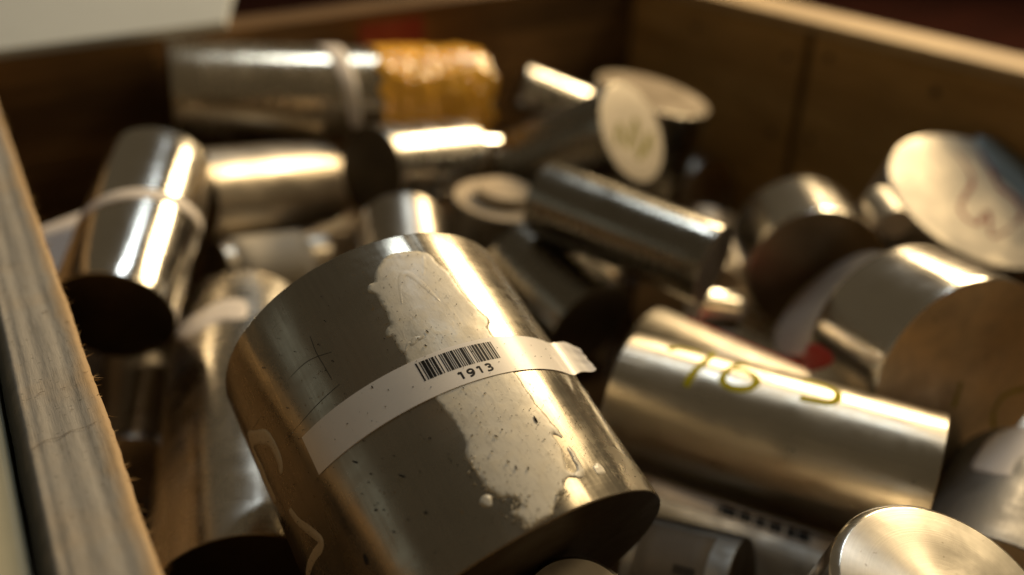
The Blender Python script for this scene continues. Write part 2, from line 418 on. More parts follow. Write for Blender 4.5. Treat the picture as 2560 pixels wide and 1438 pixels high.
def densify(poly, step, jit, rnd):
    """Catmull-Rom through the outline, with small jitter so that the edge is ragged."""
    n = len(poly)
    out = []
    for i in range(n):
        p0, p1, p2, p3 = (Vector(poly[(i + k) % n]) for k in (-1, 0, 1, 2))
        cnt = max(1, int((p2 - p1).length / step))
        for k in range(cnt):
            t = k / cnt
            q = .5 * ((2 * p1) + (-p0 + p2) * t + (2 * p0 - 5 * p1 + 4 * p2 - p3) * t * t + (-p0 + 3 * p1 - 3 * p2 + p3) * t ** 3)
            nz = noise.noise(Vector((q.x * 900, q.y * 900, 1.7)))
            out.append((q.x + nz * jit + rnd.uniform(-.2, .2) * jit, q.y + noise.noise(Vector((q.x * 900, q.y * 900, 7.7))) * jit))
    return out


def film(parent, name, r, poly, mat, h=0.00018, rim=0.0, step=0.0005, grid=0.0011, jit=0.00012, holes=(), lump=0.0, wrap=True, z0=0.0, seed=1, fade=0.0004):
    """A thin layer lying on a bar (wrap) or on its end face: outline in metres (arc length, along the axis)."""
    rnd = random.Random(seed)
    P = densify([(a * r, z) for a, z in poly] if wrap else poly, step, jit, rnd)
    H = [densify([(a * r, z) for a, z in hh] if wrap else hh, step, jit, rnd) for hh in holes]
    pts = [Vector(p) for p in P]
    edges = [(i, (i + 1) % len(P)) for i in range(len(P))]
    for hh in H:
        b = len(pts)
        pts += [Vector(p) for p in hh]
        edges += [(b + i, b + (i + 1) % len(hh)) for i in range(len(hh))]
    xs = [p[0] for p in P]
    ys = [p[1] for p in P]
    nx, ny = int((max(xs) - min(xs)) / grid) + 1, int((max(ys) - min(ys)) / grid) + 1
    for i in range(nx):
        for j in range(ny):
            q = (min(xs) + (i + .5 + .5 * (j % 2)) * grid, min(ys) + (j + .5) * grid)
            if pip(q, P) and not any(pip(q, hh) for hh in H) and seg_dist(q, P) > grid * .4 and all(seg_dist(q, hh) > grid * .4 for hh in H):
                pts.append(Vector(q))
    vs, es, fs, *_ = delaunay_2d_cdt(pts, edges, [], 0, 1e-7)
    V, F = [], []
    for v in vs:
        d = min([seg_dist(v, P)] + [seg_dist(v, hh) for hh in H])
        t = min(1.0, d / fade)
        t = t * t * (3 - 2 * t)
        hh_ = h * (.12 + .88 * t)
        if rim:
            hh_ += rim * math.exp(-((d - fade * 1.3) / (fade * .8)) ** 2)
        if lump:
            hh_ += t * lump * (noise.noise(Vector((v.x * 160, v.y * 160, seed))) + .5 * noise.noise(Vector((v.x * 420, v.y * 420, seed + 3))))
        hh_ = max(hh_, h * .1)
        if wrap:
            a = v.x / r
            V.append(((r + hh_) * math.cos(a), (r + hh_) * math.sin(a), v.y))
        else:
            V.append((v.x, v.y, z0 + hh_))
    top = len(V)
    for f in fs:
        c = sum((vs[i] for i in f), Vector((0, 0))) / 3
        if pip(c, P) and not any(pip(c, hh) for hh in H):
            f = list(f)
            F.append(f)
    o = mesh_obj(name, V, F, mat, parent)
    bm = bmesh.new()
    bm.from_mesh(o.data)
    bmesh.ops.recalc_face_normals(bm, faces=bm.faces)
    lone = [v for v in bm.verts if not v.link_faces]
    bmesh.ops.delete(bm, geom=lone, context='VERTS')
    if bm.faces:
        f = max(bm.faces, key=lambda q: q.calc_area())
        c = f.calc_center_median()
        outward = Vector((c.x, c.y, 0)) if wrap else Vector((0, 0, 1))
        if f.normal.dot(outward) < 0:
            bmesh.ops.reverse_faces(bm, faces=bm.faces)
        # close the layer's edge down to the surface it lies on
        ring = [e for e in bm.edges if len(e.link_faces) == 1]
        ret = bmesh.ops.extrude_edge_only(bm, edges=ring)
        for v in (g for g in ret['geom'] if isinstance(g, bmesh.types.BMVert)):
            if wrap:
                k = (r - .00004) / math.hypot(v.co.x, v.co.y)
                v.co.x *= k
                v.co.y *= k
            else:
                v.co.z = z0 - .00002
    bm.to_mesh(o.data)
    bm.free()
    return o


def stroke_poly(pts, width):
    """Outline of a pen stroke with round ends; pts and width in metres."""
    # resample smoothly
    Q = []
    n = len(pts)
    for i in range(n - 1):
        p0 = Vector(pts[max(i - 1, 0)])
        p1 = Vector(pts[i])
        p2 = Vector(pts[i + 1])
        p3 = Vector(pts[min(i + 2, n - 1)])
        for k in range(8):
            t = k / 8
            Q.append(.5 * ((2 * p1) + (-p0 + p2) * t + (2 * p0 - 5 * p1 + 4 * p2 - p3) * t * t + (-p0 + 3 * p1 - 3 * p2 + p3) * t ** 3))
    Q.append(Vector(pts[-1]))
    return Q


def stroke(parent, name, r, pts, width, mat, h=0.00006, wrap=True, z0=0.0, taper=0.0, seed=0):
    """A painted or thin dark line following the surface: a ribbon with a slightly uneven edge."""
    Q = stroke_poly([(a * r, z) for a, z in pts] if wrap else pts, width)
    n = len(Q)
    V, F = [], []
    for i, q in enumerate(Q):
        tg = (Q[min(i + 1, n - 1)] - Q[max(i - 1, 0)])
        if tg.length < 1e-9:
            tg = Vector((1, 0))
        tg.normalize()
        nr = Vector((-tg.y, tg.x))
        s = i / (n - 1)
        w = width * .5 * (1 - taper * abs(2 * s - 1) ** 2) * (1 + .14 * noise.noise(Vector((q.x * 700, q.y * 700, seed))))
        if i == 0 or i == n - 1:
            w *= .55
        row = []
        for t in (-1, -.6, 0, .6, 1):
            p = q + nr * (w * t)
            hh = h * (1 - .9 * abs(t) ** 3)
            if wrap:
                a = p.x / r
                V.append(((r + hh) * math.cos(a), (r + hh) * math.sin(a), p.y))
            else:
                V.append((p.x, p.y, z0 + hh))
    for i in range(n - 1):
        for k in range(4):
            a = i * 5 + k
            F.append((a, a + 5, a + 6, a + 1))
    o = mesh_obj(name, V, F, mat, parent)
    bm = bmesh.new()
    bm.from_mesh(o.data)
    bmesh.ops.recalc_face_normals(bm, faces=bm.faces)
    f = max(bm.faces, key=lambda q: q.calc_area())
    c = f.calc_center_median()
    outward = Vector((c.x, c.y, 0)) if wrap else Vector((0, 0, 1))
    if f.normal.dot(outward) < 0:
        bmesh.ops.reverse_faces(bm, faces=bm.faces)
    bm.to_mesh(o.data)
    bm.free()
    return o


def band(parent, name, r, t0, t1, zlo, zhi, mat, h=0.00016, nt=48, nz=4, crumple=0.0, seed=0.0, ragged=0.0, layers=0.0):
    """Tape round a bar from angle t0 to t1; zlo/zhi may be functions of the angle. Closed edges."""
    fz0 = zlo if callable(zlo) else (lambda a: zlo)
    fz1 = zhi if callable(zhi) else (lambda a: zhi)
    full = abs(t1 - t0) > 2 * math.pi - 1e-3
    V, F = [], []
    for i in range(nt + 1):
        a = t0 + (t1 - t0) * i / nt
        z0, z1 = fz0(a), fz1(a)
        if ragged:
            z0 += ragged * noise.noise(Vector((math.cos(a) * 3, math.sin(a) * 3, seed)))
            z1 += ragged * noise.noise(Vector((math.cos(a) * 3, math.sin(a) * 3, seed + 5)))
        for j in range(nz + 1):
            z = z0 + (z1 - z0) * j / nz
            e = crumple * (.8 * noise.noise(Vector((math.cos(a) * r * 45, math.sin(a) * r * 45, z * 60 + seed))) + (1 - 2.2 * abs(noise.noise(Vector((math.cos(a) * r * 90 + z * 60, math.sin(a) * r * 90, z * 120 + seed))))) * .5 + .3 * (1 - 2 * abs(noise.noise(Vector((math.cos(a) * r * 210 - z * 90, math.sin(a) * r * 210, z * 240 + seed)))))) if crumple else 0
            if layers:
                e += layers * (((z / .011) + a / (2 * math.pi)) % 1.0)
            rr = r + h + max(0, e + crumple * .15)
            V.append((rr * math.cos(a), rr * math.sin(a), z))
    for i in range(nt):
        for j in range(nz):
            q = i * (nz + 1) + j
            F.append((q, q + nz + 1, q + nz + 2, q + 1))
    o = mesh_obj(name, V, F, mat, parent)
    bm = bmesh.new()
    bm.from_mesh(o.data)
    if full:
        bmesh.ops.remove_doubles(bm, verts=bm.verts, dist=1e-6)
    bmesh.ops.recalc_face_normals(bm, faces=bm.faces)
    f = bm.faces[:][0]
    c = f.calc_center_median()
    if f.normal.dot(Vector((c.x, c.y, 0))) < 0:
        bmesh.ops.reverse_faces(bm, faces=bm.faces)
    ring = [e for e in bm.edges if len(e.link_faces) == 1]
    ret = bmesh.ops.extrude_edge_only(bm, edges=ring)
    for v in (g for g in ret['geom'] if isinstance(g, bmesh.types.BMVert)):
        k = (r - .00004) / math.hypot(v.co.x, v.co.y)
        v.co.x *= k
        v.co.y *= k
    bm.to_mesh(o.data)
    bm.free()
    return o


def box_verts(x0, x1, y0, y1, z0, z1, bev=0.0012):
    bm = bmesh.new()
    bmesh.ops.create_cube(bm, size=1)
    for v in bm.verts:
        v.co = Vector((x0 + (v.co.x + .5) * (x1 - x0), y0 + (v.co.y + .5) * (y1 - y0), z0 + (v.co.z + .5) * (z1 - z0)))
    if bev:
        bmesh.ops.bevel(bm, geom=list(bm.edges), offset=bev, segments=2, affect='EDGES', profile=.6)
    return bm


def bm_obj(name, bm, mat, parent=None, smooth=False):
    me = bpy.data.meshes.new(name)
    bm.to_mesh(me)
    bm.free()
    me.materials.append(mat)
    me.polygons.foreach_set("use_smooth", [smooth] * len(me.polygons))
    o = bpy.data.objects.new(name, me)
    col.objects.link(o)
    if parent is not None:
        o.parent = parent
    return o


def empty(name, loc=(0, 0, 0)):
    e = bpy.data.objects.new(name, None)
    e.location = loc
    e.empty_display_size = .02
    col.objects.link(e)
    return e


# ------------------------------------------------------------------ the setting: bench top
m_bench = wood("bench_wood", (0.020, 0.0045, 0.002), (0.007, 0.0018, 0.001), 'x', .25, 1.0, spec=.05)
bench = bm_obj("bench_top", box_verts(-6, 6, -6, 6, -.05, 0, 0), m_bench)
tag(bench, "dark red-brown bench top under and behind the crate", kind="structure")

# ------------------------------------------------------------------ the crate
m_ply = wood("crate_side_wood", (0.52, 0.32, 0.115), (0.30, 0.17, 0.055), 'y', .7, contrast=.9)
m_left = wood("crate_left_panel_wood", (0.17, 0.105, 0.05), (0.08, 0.048, 0.02), 'y', .7)
m_capr = wood("crate_edge_pale", (0.50, 0.36, 0.19), (0.33, 0.22, 0.11), 'y', .8)
m_back = wood("crate_back_wood", (0.20, 0.112, 0.042), (0.06, 0.032, 0.012), 'x', .6, contrast=.9)
m_floor = wood("crate_floor_wood", (0.10, 0.06, 0.03), (0.05, 0.03, 0.014), 'x', .6)


def rail_material():
    k = NT("weathered_rail")
    co = k.obj()
    g = k.noise(k.mapped(co, (170, 20, 60)), 1.0, 4, .6, .6)
    fib = k.noise(k.mapped(co, (1500, 90, 300)), 1.0, 4, .7)
    blot = k.noise(co, 30, 4, .6)
    sep = k.n("ShaderNodeSeparateXYZ")
    k.set(sep, 0, co)
    c = k.mix(k.remap(g, .36, .66, 0, .6), (0.32, 0.298, 0.265), (0.225, 0.208, 0.185))
    c = k.mix(k.remap(blot, .5, .72, 0, .45), c, (0.36, 0.26, 0.15))
    c = k.mix(k.remap(k.noise(k.mapped(co, (130, 45, 60), (3, 1, 2)), 1, 5, .7), .52, .72, 0, .6), c, (0.16, 0.145, 0.12))
    c = k.mix(k.remap(fib, .54, .76, 0, .4), c, (0.12, 0.10, 0.07))
    # grey-black wane along the outer edge, warm brown along the splintered inner one
    wob = k.math('MULTIPLY', k.noise(k.mapped(co, (60, 60, 60)), 1, 3, .6), .004)
    outer = k.remap(k.math('ADD', sep.outputs[0], wob), -.0150, -.0115, 1, 0)
    c = k.mix(k.math('MULTIPLY', outer, .88), c, (0.045, 0.043, 0.034))
    inner = k.remap(k.math('ADD', sep.outputs[0], wob), .0015, .0050, 0, .75)
    c = k.mix(inner, c, (0.42, 0.27, 0.12))
    ticks = k.remap(k.noise(k.mapped(co, (700, 1500, 400)), 1, 2, .4), .68, .74, 0, .8)
    c = k.mix(ticks, c, (0.05, 0.035, 0.02))
    n = k.bump(fib, .5, .0003)
    n = k.bump(g, .25, .0004, n)
    k.p(Base_Color=c, Roughness=.8, Normal=n)
    return k.mat


crate = empty("wooden_crate", (0, 0, 0))
tag(crate, "wooden crate holding the metal bars, with a weathered left rail", "crate")
XI, XR, YB, YF = -0.0125, 0.5165, 0.6035, -0.12
Z0 = 0.012
bm_obj("floor_board", box_verts(XI - .004, XR + .0005, YF, YB + .01, .001, Z0, .0008), m_floor, crate)
# left side: thin panel with a weathered rail on top
bm_obj("side_panel", box_verts(XI - .006, XI, YF, YB - .0005, Z0 + .0003, RIM - .0125, .0006), m_left, crate)


def build_rail():
    nx, ny = 44, 520
    x0, x1 = -.0190, .0040
    y0, y1 = YF, YB - .001
    V, F = [], []
    for j in range(ny + 1):
        y = y0 + (y1 - y0) * j / ny
        e0 = .0006 * noise.noise(Vector((3.1, y * 40, 0))) + .0002 * noise.noise(Vector((9.1, y * 300, 0)))
        e1 = .0005 * noise.noise(Vector((5.7, y * 40, 2))) + .00025 * noise.noise(Vector((1.7, y * 420, 2)))
        for i in range(nx + 1):
            s = i / nx
            x = x0 + e0 + (x1 + e1 - x0 - e0) * s
            # flutes in the top, a wane on the outer edge
            z = 0.0
            wig = .0008 * noise.noise(Vector((0, y * 14, 4)))
            for c, w, dp in ((-.0128, .0010, .0003), (-.0085, .0018, .00035), (-.0022, .0016, .0004)):
                z -= dp * math.exp(-((x - c - wig) / w) ** 2)
            if x < -.0145:
                t = (-.0145 - x) / .0045
                z -= .0075 * t ** 1.3
            z += .00012 * noise.noise(Vector((x * 260, y * 30, 1))) + .00010 * noise.noise(Vector((x * 900, y * 500, 6)))
            if s > .93:
                z -= .0012 * ((s - .93) / .07) ** 2
            V.append((x, y, RIM + z))
    for j in range(ny):
        for i in range(nx):
            q = j * (nx + 1) + i
            F.append((q, q + 1, q + nx + 2, q + nx + 1))
    # sides and underside
    base = len(V)
    for j in range(ny + 1):
        V.append((V[j * (nx + 1)][0], V[j * (nx + 1)][1], RIM - .012))
    for j in range(ny + 1):
        v = V[j * (nx + 1) + nx]
        V.append((v[0] - .0006 + .0006 * noise.noise(Vector((8, v[1] * 300, 3))), v[1], RIM - .0122))
    for j in range(ny):
        F.append((j * (nx + 1), (j + 1) * (nx + 1), base + j + 1, base + j))
        q = base + ny + 1
        F.append((j * (nx + 1) + nx, q + j, q + j + 1, (j + 1) * (nx + 1) + nx))
        F.append((base + j, base + j + 1, q + j + 1, q + j))
    return mesh_obj("rail", V, F, rail_material(), crate)


rail = build_rail()
rail["label"] = "weathered grey rail with shallow flutes and a splintered edge"
# a crack across the rail and a few dents
m_crack = paint("rail_crack", (0.09, 0.055, 0.03), .9, .2)
V, F = [], []
rnd = random.Random(11)


def crack(pts, w):
    for i in range(len(pts) - 1):
        (xa, ya), (xb, yb) = pts[i], pts[i + 1]
        d = Vector((xb - xa, yb - ya)).normalized()
        nn = Vector((-d.y, d.x)) * w * rnd.uniform(.4, 1)
        b = len(V)
        for (x, y), sgn in (((xa, ya), 1), ((xa, ya), -1), ((xb, yb), -1), ((xb, yb), 1)):
            V.append((x + nn.x * sgn, y + nn.y * sgn, RIM + .00022))
        F.append((b, b + 1, b + 2, b + 3))
        if i:
            F.append((b - 2, b + 1, b, b - 1))


crack([(-.0142, .1985), (-.011, .2002), (-.0075, .1996), (-.005, .2008), (-.0015, .2003), (.0012, .2012)], .00012)
mesh_obj("crack", V, F, m_crack, crate, smooth=False)
V, F = [], []
for k in range(16):
    x, y = rnd.uniform(-.014, .002), rnd.uniform(.19, .36)
    a = rnd.uniform(-.5, .5)
    L = rnd.uniform(.0006, .0018)
    crack([(x, y), (x + L * .5, y + L * a), (x + L, y + L * a * .3)], rnd.uniform(.00008, .0002))
ck = mesh_obj("dent", V, F, m_crack, crate, smooth=False)
ck["kind"] = "stuff"
# splinters along the rail's inner edge
m_spl = paint("splinter_wood", (0.50, 0.33, 0.15), .8, .3)
rnd = random.Random(5)
V, F = [], []
for k in range(150):
    y = rnd.uniform(.10, .50)
    x = .0036 + rnd.uniform(-.0008, .0006)
    z = RIM - rnd.uniform(.0002, .004)
    L = rnd.uniform(.0008, .0032)
    a = rnd.uniform(-.9, .9)
    d = Vector((math.cos(a), math.sin(a), rnd.uniform(-.3, .5))) * L
    w = rnd.uniform(.00012, .0003)
    b = len(V)
    p = Vector((x, y, z))
    V += [p + Vector((0, w, 0)), p - Vector((0, w, 0)), p + Vector((0, 0, w)), p + d]
    F += [(b, b + 1, b + 3), (b + 1, b + 2, b + 3), (b + 2, b, b + 3)]
spl = mesh_obj("splinter", V, F, m_spl, crate, smooth=False)
spl["kind"] = "stuff"

# back side: two boards and a dark cap
bm_obj("plank", box_verts(XI - .006, XR + .04, YB, YB + .038, .0005, RIM - .075, .0012), m_back, crate)
bm_obj("plank", box_verts(XI - .006, XR + .04, YB, YB + .038, RIM - .0742, RIM, .0012), m_back, crate)
m_red = paint("red_print", (0.16, 0.012, 0.008), .6, .3)
bm_obj("red_mark", box_verts(.250, .304, YB - .0006, YB - .0001, RIM - .033, RIM - .008, 0), m_red, crate)
bm_obj("plank", box_verts(XI - .006, XR + .04, YF - .02, YF - .0006, .0005, RIM - .004, .0012), m_ply, crate)
# right side: inner boards with an upright gap between them, outer wall and pale top edge
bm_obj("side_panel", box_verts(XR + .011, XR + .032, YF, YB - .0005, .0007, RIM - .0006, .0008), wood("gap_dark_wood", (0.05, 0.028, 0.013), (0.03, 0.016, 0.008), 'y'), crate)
bm_obj("plank", box_verts(XR, XR + .0107, YF, .4005, .0128, RIM - .0085, .0012), m_ply, crate)
bm_obj("plank", box_verts(XR, XR + .0107, .4080, YB - .0007, .0128, RIM - .0085, .0012), m_ply, crate)
bm_obj("top_edge", box_verts(XR - .001, XR + .038, YF, YB - .0012, RIM - .0082, RIM, .0014), m_capr, crate)

m_nail = paint("rusty_nail", (0.03, 0.02, 0.012), .6, .3)
for y, z in ((.385, -.022), (.388, -.085), (.422, -.03), (.425, -.09), (.30, -.025), (.22, -.03), (.52, -.028)):
    bmn = bmesh.new()
    bmesh.ops.create_cone(bmn, cap_ends=True, segments=14, radius1=.0030, radius2=.0024, depth=.0012)
    bmesh.ops.rotate(bmn, verts=bmn.verts, cent=(0, 0, 0), matrix=Matrix.Rotation(-math.pi / 2, 3, 'Y'))
    bmesh.ops.translate(bmn, verts=bmn.verts, vec=(XR - .0004, y, RIM + z))
    bm_obj("nail", bmn, m_nail, crate)

# ------------------------------------------------------------------ boxes outside the crate
m_white = paint("pale_card", (0.42, 0.44, 0.435), .7, .12, scale=60)
c1 = empty("carton", (0, YB + .14, 0))
tag(c1, "carton with a pale grey-white lid lying over the crate's far rim", "carton")
bmq = box_verts(-.36, .15, -.095, .14, .0005, RIM + .0004, .0015)
bm_obj("body", bmq, m_white, c1)
bmq = box_verts(-.37, .153, -.1395, .26, RIM + .0006, RIM + .0062, .001)
for v in bmq.verts:
    if v.co.x > 0:
        v.co.x += (v.co.y + .14) * .35
bm_obj("lid", bmq, m_white, c1)
m_cream = paint("cream_card", (0.44, 0.41, 0.29), .65, .12, scale=50)
c2 = bm_obj("carton", box_verts(-.32, -.0202, -.15, .45, .0005, RIM - .004, .0015), m_cream)
tag(c2, "cream carton beside the weathered left rail", "carton")

# ------------------------------------------------------------------ the bars
m_A = metal("milled_bar_scuffed", (0.325, 0.295, 0.24), .26, .45, .3, 1.6, 3.1, dust=.13, dirt=(0.17, 0.12, 0.065))
m_B = metal("turned_bar_satin", (0.58, 0.53, 0.44), .38, .75, .5, .35, 7.7)
m_mirror = metal("polished_bar", (0.70, 0.66, 0.59), .17, .4, .15, .3, 1.3)
m_chrome = metal("bright_polished_bar", (0.72, 0.69, 0.64), .085, .2, .15, .4, 1.9)
m_soft = metal("satin_bar", (0.62, 0.58, 0.51), .26, .6, .3, .4, 5.9)
m_pipe = metal("long_back_bar", (0.58, 0.50, 0.38), .22, .15, .2, .5, 4.4, dust=.04)
m_satin2 = metal("soft_satin_bar", (0.60, 0.53, 0.43), .36, .35, .3, .5, 8.8, dust=.12)
m_dusk = metal("greyed_bar", (0.24, 0.23, 0.21), .52, .0, .2, .5, 2.9, dust=.25)
m_matte = metal("matte_grey_bar", (0.42, 0.38, 0.31), .42, .2, .2, .5, 6.6, dust=.45)
m_dull = metal("dull_bar", (0.48, 0.43, 0.36), .34, .5, .3, .6, 9.2)
m_dark = metal("dark_oiled_bar", (0.30, 0.28, 0.24), .24, .5, .2, .5, 2.4)
f_black = cut_face("black_cut_face", (0.10, 0.08, 0.055), .45, .3, .4, 1.5)  # base colour kept dark for cut ends that lie in shadow
f_dark = cut_face("dark_cut_face", (0.20, 0.165, 0.12), .42, .4, .4, 1.0)
f_brown = cut_face("brown_cut_face", (0.74, 0.62, 0.46), .52, .55, .5, 2.0)
f_bright = cut_face("bright_turned_face", (0.52, 0.49, 0.44), .38, .9, 2.4, 3.0, film=520)
f_tan2 = cut_face("stained_face", (0.46, 0.36, 0.24), .55, .2, .3, 9.0, metallic=.3)
f_tan = cut_face("tan_sawn_face", (0.21, 0.15, 0.08), .7, .2, .3, 8.0, saw=True, metallic=.1)
f_pale = cut_face("pale_sawn_face", (0.76, 0.68, 0.55), .48, .2, .3, 4.0, saw=True, metallic=.45)
f_satin = cut_face("satin_turned_face", (0.60, 0.56, 0.52), .45, .3, .3, 6.0, metallic=.7)
def glue_material():
    k = NT("dried_glue")
    co = k.obj()
    a = k.noise(co, 180, 5, .65, .5)
    fib = k.noise(k.mapped(co, (900, 900, 260)), 1.0, 4, .65, .6)
    big = k.noise(co, 45, 3, .55, .4)
    c = k.mix(k.remap(big, .35, .68, 0, 1), (0.62, 0.575, 0.475), (0.50, 0.455, 0.365))
    c = k.mix(k.remap(a, .45, .7, 0, .45), c, (0.60, 0.52, 0.37))
    c = k.mix(k.remap(fib, .52, .72, 0, .35), c, (0.27, 0.235, 0.175))
    c = k.mix(k.remap(k.noise(co, 1100, 2, .5), .66, .73, 0, .75), c, (0.09, 0.07, 0.045))
    n = k.bump(fib, .35, .00012)
    n = k.bump(a, .30, .0003, n)
    # where the layer thins out the metal shows through it
    k.p(Base_Color=c, Roughness=k.remap(a, .3, .7, .34, .6), Normal=n, Metallic=k.remap(big, .5, .75, 0, .35), Coat_Weight=.15, Coat_Roughness=.25)
    return k.mat


m_glue = glue_material()
m_tape = paint("white_tape", (0.66, 0.60, 0.55), .5, .05, .04, 200, .5, .0)
m_tape2 = paint("grey_tan_label", (0.50, 0.44, 0.345), .6, .08, .04, 150, .4)
m_shaded2 = paint("deep_shaded_label", (0.10, 0.08, 0.058), .6, .3, .04, 150, .3)  # label paper darkened so the gap's shade is in its colour
m_shaded = paint("shaded_label", (0.30, 0.245, 0.19), .6, .3, .04, 150, .3, .0, .3)  # shade under the yellow-marked bar put into the paper colour
m_label = paint("label_paper", (0.74, 0.69, 0.63), .42, .12, .12, 90, .5, .25, .35)
m_ink = paint("black_ink", (0.007, 0.006, 0.005), .6, .0, .0, 300, .15)
m_grime = paint("black_grime", (0.012, 0.009, 0.005), .7, .2, .1, 500, .3)
m_line = paint("dark_line", (0.06, 0.052, 0.036), .5, .2, .1, 400, .4)
m_yellow = paint("yellow_marker", (0.37, 0.325, 0.008), .75, .30, .05, 600, .08, thin=.15)
m_olive = paint("olive_marker", (0.28, 0.25, 0.03), .6, .2, .05, 200, .3, thin=.6)
m_redpen = paint("red_marker", (0.42, 0.05, 0.03), .6, .3, .05, 120, .4, thin=.75)
m_redlab = paint("red_label", (0.42, 0.04, 0.03), .5, .15, .05, 200, .4)
m_blue = paint("grey_blue_tone", (0.21, 0.25, 0.25), .5, .15, .05, 200, .4)
m_amber = paint("amber_tape", (1.0, 0.51, 0.05), .14, .2, .15, 90, .5, .8)

# --- the large stub with the barcode label
A = bar("A", "large scuffed metal stub with barcode label 1913 and dried glue patches", m_A, f_black, parts=True, ch=.0005, segs=224)
rA, LA = BARS["A"][2], frame_of("A")[2]
film(A, "glue_patch", rA, MARK["patch_upper"], m_glue, .00012, .00003, lump=.00006, seed=1)
film(A, "glue_patch", rA, MARK["patch_lower"], m_glue, .00012, .00003, holes=[MARK["patch_hole"]], lump=.00006, seed=2)
film(A, "glue_patch", rA, MARK["patch_spot"], m_glue, .00008, seed=3)
film(A, "glue_patch", rA, MARK["patch_spot2"], m_glue, .00008, seed=4)
film(A, "glue_patch", rA, MARK["patch_left"], m_glue, .0001, seed=5)
stroke(A, "glue_run", rA, MARK["run"], .0027, m_glue, .0003, seed=2)
for i, (kk, w) in enumerate((("ridge1", .0022), ("ridge2", .0018), ("ridge3", .0018))):
    stroke(A, "glue_ridge", rA + .00011, MARK[kk], w, m_glue, .00006 if i < 2 else .00016, taper=.8, seed=i)
for kk in ("thin_line1", "thin_line2", "thin_line3"):  # thin dark lines on the stub's left half
    stroke(A, "dark_line", rA, MARK[kk], .00030, m_line, .00002, taper=.3)

# flakes of grime and swarf stuck to the surface
V, F = [], []
rnd = random.Random(3)


def flake(a, z, s, ang, r):
    n = 9
    b = len(V)
    for i in range(n):
        t = 2 * math.pi * i / n
        k = .8 + .4 * rnd.random()
        x, y = math.cos(t) * s * k, math.sin(t) * s * (.30 if ang else .8) * k
        xx, yy = x * math.cos(ang) - y * math.sin(ang), x * math.sin(ang) + y * math.cos(ang)
        aa = a - xx / r
        V.append(((r + .00032) * math.cos(aa), (r + .00032) * math.sin(aa), z + yy))
    V.append(((r + .00065) * math.cos(a), (r + .00065) * math.sin(a), z))
    for i in range(n):
        F.append((b + (i + 1) % n, b + i, b + n))


for a, z, s, ang in MARK["flakes"]:
    flake(a, z, s * .00012 * .55, ang, rA)
for _ in range(170):
    flake(rnd.uniform(.75, 2.9), rnd.uniform(.004, LA - .003), rnd.uniform(.00008, .00022), rnd.choice((0, rnd.uniform(-1.5, 1.5))), rA)
for _ in range(110):
    flake(rnd.uniform(1.0, 1.9), rnd.uniform(.055, LA - .006), rnd.uniform(.00007, .0002), rnd.choice((0, rnd.uniform(-1.5, 1.5))), rA)
fl = mesh_obj("grime_flake", V, F, m_grime, A, smooth=False)
fl["kind"] = "stuff"
# crumbs of dried glue along the lower patch's torn foot
V, F = [], []
foot = MARK["patch_lower"][8:30]
for _ in range(150):
    a, z = rnd.choice(foot)
    flake(a + rnd.gauss(0, .022), min(z + rnd.gauss(0, .0011), LA - .0012), rnd.uniform(.00012, .00055), rnd.uniform(-1.5, 1.5), rA - .0001)
gc = mesh_obj("glue_crumb", V, F, m_glue, A, smooth=False)
gc["kind"] = "stuff"


